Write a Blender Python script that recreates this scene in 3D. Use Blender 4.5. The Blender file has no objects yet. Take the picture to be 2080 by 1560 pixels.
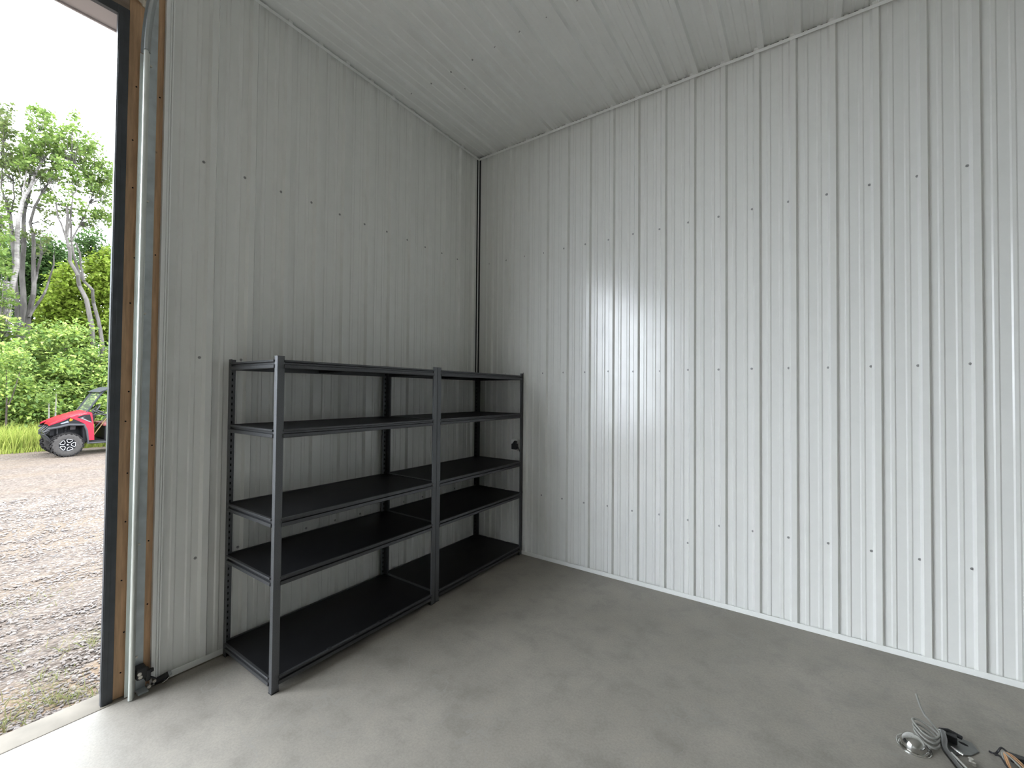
import bpy, math, random
import numpy as np
from mathutils import Vector, Matrix

S = bpy.context.scene
COL = S.collection
rng = np.random.default_rng(7)
random.seed(7)

# ------------------------------------------------------------------ helpers
class MB:
    """collects simple solids and links them as one mesh object"""
    def __init__(s): s.v = []; s.f = []; s.m = []
    def add(s, vs, fs, mi=0):
        o = len(s.v); s.v += [tuple(map(float, p)) for p in vs]
        s.f += [tuple(i + o for i in f) for f in fs]; s.m += [mi] * len(fs); return s
    def box(s, x0, x1, y0, y1, z0, z1, mi=0, M=None):
        vs = [(x, y, z) for x in (x0, x1) for y in (y0, y1) for z in (z0, z1)]
        if M is not None: vs = [M @ Vector(p) for p in vs]
        return s.add(vs, [(0, 1, 3, 2), (4, 6, 7, 5), (0, 4, 5, 1), (2, 3, 7, 6), (0, 2, 6, 4), (1, 5, 7, 3)], mi)
    def prism(s, poly, fn, a, b, mi=0, closed=True, caps=True):
        """poly: 2-D points; fn(u, v, t) -> 3-D; extruded from t=a to t=b"""
        n = len(poly)
        vs = [fn(u, v, a) for u, v in poly] + [fn(u, v, b) for u, v in poly]
        fs = [(i, (i + 1) % n, n + (i + 1) % n, n + i) for i in range(n if closed else n - 1)]
        if closed and caps: fs += [tuple(range(n - 1, -1, -1)), tuple(range(n, 2 * n))]
        return s.add(vs, fs, mi)
    def tube(s, pts, r, n=10, mi=0, caps=True, closed=False):
        pts = [Vector(p) for p in pts]; k = len(pts)
        rr = r if isinstance(r, (list, tuple)) else [r] * k
        vs = []; up = Vector((0, 0, 1)); prev = None
        for i in range(k):
            if closed: d = pts[(i + 1) % k] - pts[i - 1]
            else: d = pts[min(i + 1, k - 1)] - pts[max(i - 1, 0)]
            d.normalize()
            if prev is None:
                a = d.cross(up)
                if a.length < 1e-3: a = d.cross(Vector((1, 0, 0)))
            else: a = prev - d * prev.dot(d)
            a.normalize(); prev = a; b = d.cross(a)
            for j in range(n):
                t = 2 * math.pi * j / n
                vs.append(pts[i] + (a * math.cos(t) + b * math.sin(t)) * rr[i])
        fs = []
        for i in range(k if closed else k - 1):
            i2 = (i + 1) % k
            for j in range(n):
                fs.append((i * n + j, i * n + (j + 1) % n, i2 * n + (j + 1) % n, i2 * n + j))
        if caps and not closed:
            fs += [tuple(range(n - 1, -1, -1)), tuple((k - 1) * n + j for j in range(n))]
        return s.add(vs, fs, mi)
    def cyl(s, a, b, r, n=16, mi=0): return s.tube([a, b], r, n, mi)
    def lathe(s, prof, M, n=32, mi=0, closed=False):
        """prof: (r, h) pairs about local z; M places it"""
        k = len(prof); vs = []
        for j in range(n):
            t = 2 * math.pi * j / n
            for r, h in prof: vs.append(M @ Vector((r * math.cos(t), r * math.sin(t), h)))
        fs = []
        for j in range(n):
            for i in range(k if closed else k - 1):
                a = j * k + i; b = j * k + (i + 1) % k; j2 = ((j + 1) % n) * k
                fs.append((a, j2 + i, j2 + (i + 1) % k, b))
        return s.add(vs, fs, mi)
    def build(s, name, mat, parent=None, smooth=False, bevel=0, angle=40, loc=None):
        me = bpy.data.meshes.new(name)
        me.from_pydata(s.v, [], s.f)
        for m in (mat if isinstance(mat, (list, tuple)) else [mat]): me.materials.append(m)
        me.polygons.foreach_set('material_index', s.m)
        import bmesh
        b = bmesh.new(); b.from_mesh(me); bmesh.ops.recalc_face_normals(b, faces=b.faces); b.to_mesh(me); b.free()
        if smooth:
            me.shade_smooth()
            me.set_sharp_from_angle(angle=math.radians(angle))
        o = bpy.data.objects.new(name, me); COL.objects.link(o)
        if parent is not None: o.parent = parent
        if loc is not None: o.location = loc
        if bevel:
            md = o.modifiers.new('bevel', 'BEVEL'); md.width = bevel; md.segments = 2; md.limit_method = 'ANGLE'
        return o

def empty(name, loc=(0, 0, 0), rot=(0, 0, 0)):
    o = bpy.data.objects.new(name, None); COL.objects.link(o)
    o.location = loc; o.rotation_euler = rot; o.empty_display_size = .1; return o
def tag(o, label=None, cat=None, group=None, kind=None):
    for k, v in (('label', label), ('category', cat), ('group', group), ('kind', kind)):
        if v: o[k] = v
    return o
def struct(o): o['kind'] = 'structure'; return o
def copy_tree(o, parent=None):
    c = o.copy(); COL.objects.link(c)
    if parent is not None: c.parent = parent
    for ch in o.children: copy_tree(ch, c)
    return c

# ------------------------------------------------------------------ materials
def new_mat(name):
    m = bpy.data.materials.new(name); m.use_nodes = True
    nt = m.node_tree; return m, nt, nt.nodes['Principled BSDF']
def lin(h):
    h = h.lstrip('#'); c = [int(h[i:i + 2], 16) / 255 for i in (0, 2, 4)]
    return tuple(x / 12.92 if x <= .04045 else ((x + .055) / 1.055) ** 2.4 for x in c) + (1,)
def mat(name, col, rough=.5, metal=0, spec=.5, var=0, scale=30, bump=0, bscale=200, stretch=(1, 1, 1), coat=0):
    m, nt, b = new_mat(name)
    b.inputs['Roughness'].default_value = rough; b.inputs['Metallic'].default_value = metal
    b.inputs['Specular IOR Level'].default_value = spec; b.inputs['Coat Weight'].default_value = coat
    c = lin(col) if isinstance(col, str) else tuple(col) + (1,)
    b.inputs['Base Color'].default_value = c
    tc = nt.nodes.new('ShaderNodeTexCoord'); mp = nt.nodes.new('ShaderNodeMapping')
    mp.inputs['Scale'].default_value = stretch; nt.links.new(tc.outputs['Object'], mp.inputs[0])
    if var:
        n = nt.nodes.new('ShaderNodeTexNoise'); n.inputs['Scale'].default_value = scale; n.inputs['Detail'].default_value = 5
        nt.links.new(mp.outputs[0], n.inputs['Vector'])
        r = nt.nodes.new('ShaderNodeValToRGB')
        r.color_ramp.elements[0].position = .3; r.color_ramp.elements[1].position = .7
        r.color_ramp.elements[0].color = tuple(x * (1 - var) for x in c[:3]) + (1,)
        r.color_ramp.elements[1].color = tuple(min(1, x * (1 + var)) for x in c[:3]) + (1,)
        nt.links.new(n.outputs['Fac'], r.inputs[0]); nt.links.new(r.outputs[0], b.inputs['Base Color'])
    if bump:
        n = nt.nodes.new('ShaderNodeTexNoise'); n.inputs['Scale'].default_value = bscale; n.inputs['Detail'].default_value = 3
        nt.links.new(mp.outputs[0], n.inputs['Vector'])
        bp = nt.nodes.new('ShaderNodeBump'); bp.inputs['Strength'].default_value = bump; bp.inputs['Distance'].default_value = .01
        nt.links.new(n.outputs['Fac'], bp.inputs['Height']); nt.links.new(bp.outputs[0], b.inputs['Normal'])
    return m

def ramp(nt, src, stops):
    r = nt.nodes.new('ShaderNodeValToRGB'); e = r.color_ramp.elements
    while len(e) < len(stops): e.new(.5)
    for el, (p, c) in zip(e, stops): el.position = p; el.color = tuple(c) + (1,) if len(c) == 3 else c
    nt.links.new(src, r.inputs[0]); return r.outputs[0]
def noise(nt, vec, scale, detail=4, rough=.5):
    n = nt.nodes.new('ShaderNodeTexNoise'); n.inputs['Scale'].default_value = scale
    n.inputs['Detail'].default_value = detail; n.inputs['Roughness'].default_value = rough
    nt.links.new(vec, n.inputs['Vector']); return n.outputs['Fac']
def mixc(nt, f, a, b, mode='MIX'):
    n = nt.nodes.new('ShaderNodeMix'); n.data_type = 'RGBA'; n.blend_type = mode
    if isinstance(f, float): n.inputs[0].default_value = f
    else: nt.links.new(f, n.inputs[0])
    for i, x in ((6, a), (7, b)):
        if isinstance(x, tuple): n.inputs[i].default_value = x
        else: nt.links.new(x, n.inputs[i])
    return n.outputs[2]

def steel_mat(name, col, rough):
    """painted ribbed steel liner: faint waviness along the sheet, faint smudges"""
    m, nt, b = new_mat(name); b.inputs['Base Color'].default_value = col
    b.inputs['Specular IOR Level'].default_value = .65
    tc = nt.nodes.new('ShaderNodeTexCoord'); mp = nt.nodes.new('ShaderNodeMapping')
    nt.links.new(tc.outputs['Object'], mp.inputs[0]); mp.inputs['Scale'].default_value = (1, 1, .25)
    n1 = noise(nt, mp.outputs[0], 5, 2)
    bp = nt.nodes.new('ShaderNodeBump'); bp.inputs['Strength'].default_value = .22; bp.inputs['Distance'].default_value = .012
    nt.links.new(n1, bp.inputs['Height']); nt.links.new(bp.outputs[0], b.inputs['Normal'])
    n2 = noise(nt, tc.outputs['Object'], 9, 6, .65)
    c = ramp(nt, n2, [(.3, tuple(x * .97 for x in col[:3])), (.6, col[:3])])
    nt.links.new(c, b.inputs['Base Color'])
    r = ramp(nt, n2, [(.25, (rough + .08,) * 3), (.7, (rough - .03,) * 3)])
    nt.links.new(r, b.inputs['Roughness'])
    return m

def concrete_mat():
    m, nt, b = new_mat('trowelled_concrete')
    tc = nt.nodes.new('ShaderNodeTexCoord'); v = tc.outputs['Object']
    big = noise(nt, v, .9, 5, .6); mid = noise(nt, v, 5, 8, .65); fine = noise(nt, v, 90, 5, .7)
    c = ramp(nt, big, [(.3, (.258, .238, .210)), (.55, (.315, .293, .259)), (.72, (.362, .337, .298))])
    c2 = ramp(nt, mid, [(.28, (.74, .74, .74)), (.5, (.97, .97, .97)), (.72, (1.08, 1.07, 1.05))])
    c = mixc(nt, 1.0, c, c2, 'MULTIPLY')
    c3 = ramp(nt, fine, [(.3, (.86, .86, .86)), (.6, (1.05, 1.05, 1.05))])
    c = mixc(nt, 1.0, c, c3, 'MULTIPLY')
    w = noise(nt, v, 16, 9, .75)                      # rusty brown flecks
    fl = ramp(nt, w, [(.665, (0, 0, 0)), (.72, (1, 1, 1))])
    c = mixc(nt, fl, c, (.17, .13, .10, 1))
    # a few hairline cracks
    dv = nt.nodes.new('ShaderNodeTexVoronoi'); dv.feature = 'DISTANCE_TO_EDGE'; dv.inputs['Scale'].default_value = .55
    ad = nt.nodes.new('ShaderNodeVectorMath'); ad.operation = 'ADD'
    nn = nt.nodes.new('ShaderNodeTexNoise'); nn.inputs['Scale'].default_value = 2.5; nn.inputs['Detail'].default_value = 6
    nt.links.new(v, nn.inputs['Vector']); nt.links.new(v, ad.inputs[0]); nt.links.new(nn.outputs['Color'], ad.inputs[1])
    nt.links.new(ad.outputs[0], dv.inputs['Vector'])
    cr = ramp(nt, dv.outputs['Distance'], [(.0, (1, 1, 1)), (.0011, (0, 0, 0))])
    c = mixc(nt, cr, c, (.29, .275, .25, 1))
    nt.links.new(c, b.inputs['Base Color'])
    r = ramp(nt, mid, [(.3, (.42,) * 3), (.7, (.62,) * 3)]); nt.links.new(r, b.inputs['Roughness'])
    b.inputs['Specular IOR Level'].default_value = .4
    bp = nt.nodes.new('ShaderNodeBump'); bp.inputs['Strength'].default_value = .12; bp.inputs['Distance'].default_value = .004
    nt.links.new(fine, bp.inputs['Height']); nt.links.new(bp.outputs[0], b.inputs['Normal'])
    return m

def gravel_mat():
    m, nt, b = new_mat('crushed_gravel')
    tc = nt.nodes.new('ShaderNodeTexCoord'); v = tc.outputs['Object']
    vo = nt.nodes.new('ShaderNodeTexVoronoi'); vo.inputs['Scale'].default_value = 34; nt.links.new(v, vo.inputs['Vector'])
    vb = nt.nodes.new('ShaderNodeTexVoronoi'); vb.inputs['Scale'].default_value = 13; nt.links.new(v, vb.inputs['Vector'])
    sx = nt.nodes.new('ShaderNodeSeparateColor'); nt.links.new(vo.outputs['Color'], sx.inputs[0])
    sb = nt.nodes.new('ShaderNodeSeparateColor'); nt.links.new(vb.outputs['Color'], sb.inputs[0])
    c = ramp(nt, sx.outputs[0], [(0, (0.084, 0.0672, 0.056)), (.35, (0.1232, 0.1019, 0.08736)), (.6, (0.1445, 0.1232, 0.1053)), (.8, (0.1411, 0.1131, 0.09408)), (1, (0.1702, 0.1523, 0.1355))])
    cb = ramp(nt, sb.outputs[1], [(0, (.80, .78, .78)), (.5, (1, 1, 1)), (1, (1.14, 1.13, 1.12))])
    c = mixc(nt, 1.0, c, cb, 'MULTIPLY')
    # sandy wheel tracks running along the drive
    mp = nt.nodes.new('ShaderNodeMapping'); mp.inputs['Scale'].default_value = (.55, .05, 1); nt.links.new(v, mp.inputs[0])
    tr = noise(nt, mp.outputs[0], 1.6, 3)
    tf = ramp(nt, tr, [(.48, (0, 0, 0)), (.62, (.75, .75, .75))])
    c = mixc(nt, tf, c, (.145, .113, .084, 1))
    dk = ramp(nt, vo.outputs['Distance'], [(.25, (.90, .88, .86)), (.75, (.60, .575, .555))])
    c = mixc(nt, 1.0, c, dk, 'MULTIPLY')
    # bare reddish soil washed against the slab edge
    xs_ = nt.nodes.new('ShaderNodeSeparateXYZ'); nt.links.new(v, xs_.inputs[0])
    nz = nt.nodes.new('ShaderNodeTexNoise'); nz.inputs['Scale'].default_value = 5; nz.inputs['Detail'].default_value = 5; nt.links.new(v, nz.inputs['Vector'])
    ma = nt.nodes.new('ShaderNodeMath'); ma.operation = 'MULTIPLY_ADD'; ma.inputs[1].default_value = 1.6; nt.links.new(nz.outputs['Fac'], ma.inputs[0]); nt.links.new(xs_.outputs[0], ma.inputs[2])
    c = mixc(nt, ramp(nt, ma.outputs[0], [(.18, (0, 0, 0)), (.5, (.8, .8, .8))]), c, (.155, .112, .075, 1))
    nt.links.new(c, b.inputs['Base Color']); b.inputs['Roughness'].default_value = .9; b.inputs['Specular IOR Level'].default_value = .2
    iv = nt.nodes.new('ShaderNodeMath'); iv.operation = 'SUBTRACT'; iv.inputs[0].default_value = 1; nt.links.new(vo.outputs['Distance'], iv.inputs[1])
    bp = nt.nodes.new('ShaderNodeBump'); bp.inputs['Strength'].default_value = .9; bp.inputs['Distance'].default_value = .02
    nt.links.new(iv.outputs[0], bp.inputs['Height']); nt.links.new(bp.outputs[0], b.inputs['Normal'])
    return m

def island_mat(name, cols, rough=.85, transl=0.0, spec=.25):
    """each loose piece takes its own natural colour from a small palette"""
    m, nt, b = new_mat(name)
    g = nt.nodes.new('ShaderNodeNewGeometry')
    n = len(cols); c = ramp(nt, g.outputs['Random Per Island'], [(i / max(1, n - 1), k) for i, k in enumerate(cols)])
    nt.links.new(c, b.inputs['Base Color']); b.inputs['Roughness'].default_value = rough; b.inputs['Specular IOR Level'].default_value = spec
    if transl:
        t = nt.nodes.new('ShaderNodeBsdfTranslucent'); nt.links.new(c, t.inputs[0])
        mx = nt.nodes.new('ShaderNodeMixShader'); mx.inputs[0].default_value = transl
        out = nt.nodes['Material Output']
        nt.links.new(b.outputs[0], mx.inputs[1]); nt.links.new(t.outputs[0], mx.inputs[2]); nt.links.new(mx.outputs[0], out.inputs[0])
    return m

def wood_mat(name, col, axis=(14, 14, 1.1)):
    m, nt, b = new_mat(name)
    tc = nt.nodes.new('ShaderNodeTexCoord'); mp = nt.nodes.new('ShaderNodeMapping'); mp.inputs['Scale'].default_value = axis
    nt.links.new(tc.outputs['Object'], mp.inputs[0])
    g = noise(nt, mp.outputs[0], 4, 6, .6)
    c = ramp(nt, g, [(.3, tuple(x * .72 for x in col)), (.55, col), (.75, tuple(min(1, x * 1.2) for x in col))])
    k = noise(nt, tc.outputs['Object'], 11, 2)
    kf = ramp(nt, k, [(.74, (0, 0, 0)), (.79, (1, 1, 1))])
    c = mixc(nt, kf, c, (.06, .035, .02, 1))
    nt.links.new(c, b.inputs['Base Color']); b.inputs['Roughness'].default_value = .65
    return m

def birch_mat():
    m, nt, b = new_mat('pale_bark')
    tc = nt.nodes.new('ShaderNodeTexCoord'); mp = nt.nodes.new('ShaderNodeMapping'); mp.inputs['Scale'].default_value = (1, 1, 4)
    nt.links.new(tc.outputs['Object'], mp.inputs[0])
    n = noise(nt, mp.outputs[0], 4, 5, .7)
    c = ramp(nt, n, [(.35, (0.056, 0.0476, 0.042)), (.48, (0.1344, 0.1204, 0.112)), (.62, (0.1848, 0.168, 0.1596))])
    nt.links.new(c, b.inputs['Base Color']); b.inputs['Roughness'].default_value = .8; return m

WHITE = (.775, .78, .76, 1)
M = dict(
    wall=steel_mat('white_liner_steel', WHITE, .18),
    ceil=steel_mat('white_ceiling_steel', (.79, .80, .785, 1), .42),
    trim=mat('white_trim_steel', (.84, .85, .835), .4),
    screw=mat('screw_head_grey', (.30, .30, .30), .45, .6),
    concrete=concrete_mat(), apron=mat('weathered_slab_edge', (.19, .172, .145), .85, 0, .2, .12, 9), gap_shade=mat('painted_gap_shade', (.06, .06, .06), .95, 0, .1), gravel=gravel_mat(),
    wood=wood_mat('raw_lumber', (.60, .385, .225)), wood_dk=wood_mat('header_lumber', (.30, .23, .18), (14, 1.1, 14)),
    stop=mat('charcoal_door_stop', (.045, .05, .058), .38, 0, .5, .12, 20),
    soffit=mat('beige_grey_header_trim', (.42, .38, .37), .5),
    galv=mat('galvanised_steel', (.46, .49, .50), .38, .75, .5, .10, 14),
    plate=mat('dull_zinc_plate', (.16, .165, .16), .4, .5, .5, .15, 20), galv_dk=mat('dull_galvanised_steel', (.50, .545, .565), .45, .35, .5, .12, 14),
    track=mat('track_lip_steel', (.66, .69, .66), .32, .55, .5, .06, 8),
    black=mat('black_plastic', (.012, .012, .014), .45), bolt=mat('zinc_bolt', (.62, .60, .55), .3, .9),
    foam=mat('dried_foam', (.60, .56, .48), .9, 0, .2, .2, 60, .5, 60),
    post=mat('charcoal_hammertone', (.125, .129, .136), .36, .8, .5, .18, 260, .25, 420),
    beam=mat('charcoal_beam_paint', (.075, .077, .081), .36, .65, .5, .12, 200),
    board=mat('black_shelf_board', (.0055, .0056, .0066), .5, 0, .22, .25, 6, .08, 300),
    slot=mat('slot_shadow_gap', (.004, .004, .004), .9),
    chrome=mat('polished_steel', (.62, .62, .60), .12, 1), chrome_dk=mat('smoked_reflector', (.20, .20, .20), .10, 1),
    cable=mat('grey_cable', (.26, .26, .24), .4), cable_dk=mat('black_cable', (.02, .02, .022), .4), cable_or=mat('tan_cable', (.52, .30, .16), .45),
    red=mat('red_body_plastic', (.27, .0055, .018), .32, 0, .22), red_dk=mat('dull_red_vinyl', (.12, .025, .022), .55),
    bplastic=mat('charcoal_body_plastic', (.009, .009, .010), .6, 0, .12), gplastic=mat('grey_lip_plastic', (.038, .038, .041), .6, 0, .12),
    tyre=mat('dusty_tyre_rubber', (.036, .033, .031), .9, 0, .3, .2, 25), tyre_dk=mat('tyre_lug_rubber', (.011, .010, .010), .9, 0, .15),
    rim=mat('dark_rim_paint', (.006, .006, .0075), .5, 0, .15), alloy=mat('machined_alloy', (.30, .30, .31), .4, .3),
    lens=mat('headlight_lens', (.13, .14, .17), .3, 0, .2), amber=mat('amber_marker', (.20, .10, .002), .3, 0, .2), decal=mat('white_decal', (.13, .12, .125), .5, 0, .15),
    handle=mat('tan_wood_handle', (.105, .075, .032), .7, 0, .2), seat=mat('black_seat_vinyl', (.02, .02, .021), .5),
    roofm=mat('grey_roof_plastic', (.022, .024, .027), .55, 0, .12),
    birch=birch_mat(), bark=mat('grey_bark', (0.062, 0.056, 0.051), .85, 0, .2, .45, 5, .4, 30, (1, 1, .3)), bark_dk=mat('dark_bark', (0.042, 0.0336, 0.028), .85, 0, .2, .3, 6),
    stones=island_mat('loose_stones', [(0.0952, 0.08064, 0.07392), (0.14, 0.1187, 0.1053), (0.1792, 0.1546, 0.1378), (0.1254, 0.1154, 0.1131), (0.2072, 0.1848, 0.168), (0.1512, 0.1176, 0.09856)]),
    grass=island_mat('tall_grass_blades', [(0.1531, 0.2081, 0.03513), (0.2227, 0.2667, 0.04683), (0.2923, 0.3056, 0.08195), (0.1949, 0.2536, 0.04098)], .8, .35),
    dry=island_mat('dry_grass_bits', [(.21, .18, .085), (.15, .185, .06), (.26, .225, .12)], .8, .3),
    soil=mat('woodland_soil', (0.0308, 0.0392, 0.01568), .95, 0, .2, .4, 2),
)
LEAF = dict(
    light=island_mat('light_leaves', [(0.06079, 0.1033, 0.02324), (0.09947, 0.1602, 0.03254), (0.1547, 0.217, 0.04649), (0.07737, 0.1291, 0.02789), (0.221, 0.2686, 0.09297)], .6, .45, .3),
    olive=island_mat('olive_leaves', [(0.05322, 0.07958, 0.02686), (0.08515, 0.1144, 0.03134), (0.1277, 0.1492, 0.05371), (0.06919, 0.09948, 0.02686)], .6, .45, .3),
    yellow=island_mat('yellow_green_leaves', [(0.1269, 0.1957, 0.02135), (0.1903, 0.261, 0.03202), (0.2538, 0.3084, 0.05871)], .6, .5, .3),
    dark=island_mat('deep_green_leaves', [(0.03669, 0.0743, 0.02264), (0.06116, 0.1143, 0.03086), (0.09173, 0.1544, 0.04629)], .6, .4, .3),
    under=island_mat('thicket_leaves', [(0.06379, 0.1205, 0.03073), (0.1276, 0.2089, 0.04917), (0.2095, 0.2893, 0.06147), (0.3099, 0.3776, 0.1107), (0.1094, 0.1847, 0.04917), (0.2734, 0.3536, 0.05532)], .6, .42, .3),
    wood=island_mat('wood_shrub_leaves', [(0.05954, 0.1125, 0.02868), (0.1191, 0.195, 0.04589), (0.1955, 0.27, 0.05737), (0.2891, 0.3523, 0.1033), (0.1021, 0.1724, 0.04589), (0.2551, 0.33, 0.05163)], .6, .42, .3),
)
m, nt, b = new_mat('tinted_windshield'); b.inputs['Base Color'].default_value = (.10, .11, .10, 1); b.inputs['Roughness'].default_value = .25
b.inputs['Alpha'].default_value = .26; b.inputs['Specular IOR Level'].default_value = .08; M['glass'] = m
m, nt, b = new_mat('clear_plastic_bag'); b.inputs['Base Color'].default_value = (.8, .82, .8, 1); b.inputs['Roughness'].default_value = .12
b.inputs['Alpha'].default_value = .14; M['bag'] = m
# ------------------------------------------------------------------ room
H = 4.262; XE = 9.0; YE = -10.6               # ceiling height, far wall, wall behind the camera
DY0, DY1, DZ = -2.995, -7.96, 3.655          # overhead door opening in the left wall
PITCH = .2286

def sheet(u0, u1, centre, step_first=0):
    """profile (u, h) of the ribbed liner sheet between u0 and u1, one tall rib each 9 in, two low ones between"""
    pts = [(u0, 0)]
    k = math.floor((u0 - centre) / PITCH) - 1
    while True:
        c = centre + k * PITCH; k += 1
        if c > u1 + .3: break
        for cc, w, t, h in ((c, .0285, .0160, .0235), (c + .076, .0155, .008, .005), (c + .1525, .0155, .008, .005)):
            if cc - w > u0 + .001 and cc + w < u1 - .001:
                pts += [(cc - w, 0), (cc - t, h), (cc + t, h), (cc + w, 0)]
    pts.append((u1, 0)); return pts

def sheet_mesh(mb, prof, fn, a, b, back=.03):
    mb.prism(prof, fn, a, b, closed=False)

RX0 = 1.3648 - .0215; LY0 = -2.5648 - .0215; CX0 = .4618 - .0
wr = MB(); sheet_mesh(wr, sheet(.034, XE, RX0), lambda u, h, t: (u, -h, t), 0, H)
wr.box(-.14, XE + .14, .012, .14, -.0, H + .1)
wall_right = struct(wr.build('wall_right', M['wall']))
wl = MB(); sheet_mesh(wl, sheet(-2.795, -.034, LY0), lambda u, h, t: (h, u, t), 0, H)
sheet_mesh(wl, sheet(YE, -8.20, LY0), lambda u, h, t: (h, u, t), 0, H)
sheet_mesh(wl, sheet(-8.20, -2.80, LY0), lambda u, h, t: (h, u, t), 3.90, H)
wl.box(-.15, -.012, -2.81, .14, 0, H + .1); wl.box(-.15, -.012, YE, -8.18, 0, H + .1); wl.box(-.15, -.012, -8.18, -2.81, 3.89, H + .1)
wall_left = struct(wl.build('wall_left', M['wall']))
wb = MB(); sheet_mesh(wb, sheet(YE, 0, LY0), lambda u, h, t: (XE - h, u, t), 0, H); wb.box(XE + .012, XE + .14, YE, .14, 0, H + .1)
struct(wb.build('wall_back', M['wall']))
wf = MB(); sheet_mesh(wf, sheet(0, XE, RX0), lambda u, h, t: (u, YE + h, t), 0, H); wf.box(-.15, XE + .14, YE - .14, YE - .012, 0, H + .1)
struct(wf.build('wall_front', M['wall']))
ce = MB(); sheet_mesh(ce, sheet(0, XE, CX0), lambda u, h, t: (u, t, H - h), YE, 0); ce.box(-.15, XE + .14, YE, .14, H + .012, H + .1)
ceiling = struct(ce.build('ceiling', M['ceil']))

fl = MB()
fl.box(.0362, XE + .14, YE - .14, .14, -.14, 0); fl.box(-.10, .06, YE - .14, .14, -.14, -.008)
struct(MB().box(-.125, .034, YE - .14, .14, -.13, 0).build('trim_10', M['apron'], bevel=.004))
struct(fl.build('floor', M['concrete'], bevel=.004))

# screws on the girt lines, each its own small part of its wall
sm = MB(); sm.lathe([(0, .0055), (.0042, .0052), (.0048, .0015), (.0085, .0012), (.0088, 0)], Matrix(), 10)
proto = sm.build('screw', M['screw'], wall_right, smooth=True)
first = True
def screw(par, loc, rot):
    global first
    o = proto if first else proto.copy()
    if not first: COL.objects.link(o)
    first = False; o.parent = par; o.location = loc; o.rotation_euler = rot
for z in (.622, 1.836, 3.045):
    for k in range(-5, 12):
        screw(wall_right, (RX0 + k * PITCH - .033 + random.uniform(-.004, .004), 0, z + random.uniform(-.005, .005)), (math.pi / 2, 0, 0))
screw(wall_right, (2.225, 0, .437), (math.pi / 2, 0, 0)); screw(wall_right, (2.25, 0, .437), (math.pi / 2, 0, 0))
for z in (.634, 1.842, 3.034):
    for k in range(0, 11):
        screw(wall_left, (0, LY0 + k * PITCH - .038 + random.uniform(-.004, .004), z + random.uniform(-.005, .005)), (0, math.pi / 2, 0))
for k in range(0, 12): screw(ceiling, (CX0 + (k - 1) * PITCH - .065 + random.uniform(-.006, .006), -1.14 + random.uniform(-.008, .008), H), (math.pi, 0, 0))
for x, y in ((.603, -.926), (.43, -.848)): screw(ceiling, (x, y, H), (math.pi, 0, 0))

# slim channel trims where the sheets end
def trimbox(n, *b): return struct(MB().box(*b).build(n, M['trim'], bevel=.0015))
def chan(n, fn, a, b):
    # a lipped channel: flat leg against the sheet, small return lip
    return struct(MB().prism([(0, 0), (.028, 0), (.030, .002), (.030, .034), (.027, .0365), (.0245, .034), (.0245, .006), (0, .006)], fn, a, b).build(n, M['trim']))
chan('baseboard_right', lambda u, v, t: (t, -u + .004, v), .0, XE)
chan('baseboard_left', lambda u, v, t: (u - .004, t, v), -2.80, 0)
trimbox('trim_1', .022, XE, -.0285, -.0265, H - .047, H - .023)
trimbox('trim_2', .0265, .0285, YE, -.022, H - .047, H - .023)
struct(MB().box(.0135, .0235, -.0235, -.0135, 0, H - .01).build('trim_3', M['trim'], bevel=.002))
# dark strips that paint in the shade behind the corner and ceiling channels
struct(MB().box(.001, .034, -.003, -.0, 0, H).box(.0, .003, -.034, -.001, 0, H).box(.034, XE, -.0035, -.0005, H - .022, H - .002).box(.0005, .0035, YE, -.034, H - .022, H - .002).build('trim_gap_shade', M['gap_shade']))
# J channel closing the liner beside the door
jt = MB().box(.0, .026, -2.832, -2.8125, 0, 3.90).box(.0, .0225, -2.8105, -2.801, 0, 3.90).box(.0, .0225, -2.799, -2.791, 0, 3.90)
struct(jt.build('trim_4', M['trim'], bevel=.002))

# ------------------------------------------------------------------ overhead door opening
jb = MB().box(-.150, .0, -2.985, -2.820, 0, 3.90)
jamb = struct(jb.build('trim_5', M['wood'], bevel=.002))
struct(MB().box(-.150, .0, -8.16, -7.97, 0, 3.90).build('trim_6', M['wood'], bevel=.002))
hd = MB().box(-.150, -.002, -7.97, -2.985, 3.66, 3.90); struct(hd.build('trim_7', M['wood_dk'], bevel=.002))
# nail heads and knots seen on the jamb board
nm = MB()
for y, z in ((-2.955, .13), (-2.945, .34), (-2.96, .62), (-2.95, .93), (-2.947, 1.19), (-2.96, 1.47), (-2.95, 1.63), (-2.953, 2.11), (-2.94, 2.36), (-2.955, 2.74), (-2.96, 3.0), (-2.95, 3.3), (-2.845, 1.33), (-2.85, .8), (-2.848, .45), (-2.847, 3.3), (-2.85, 2.4)):
    nm.cyl((-.004, y, z), (.002, y, z), .004, 8)
nm.build('nail_head', M['slot'], jamb)
# dark stop moulding round the opening, wrapped header outside
st = MB().box(-.010, .016, -3.034, -2.987, 0, 3.69).box(-.010, .016, -7.97, -3.034, 3.643, 3.69).box(-.010, .016, -8.017, -7.97, 0, 3.69)
st.box(.0165, .019, -3.030, -3.010, 0, 3.66)
struct(st.build('trim_8', M['stop'], bevel=.003))
so = MB().box(-.150, -.012, -7.97, -2.987, 3.648, 3.659).box(-.162, -.148, -8.05, -2.93, 3.638, 3.80)
so.box(-.162, -.148, -2.99, -2.86, 0, 3.80).box(-.150, -.012, -2.994, -2.986, 0, 3.65).box(-.150, -.012, -7.972, -7.964, 0, 3.65)
struct(so.build('trim_9', M['soffit'], bevel=.002))

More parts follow.
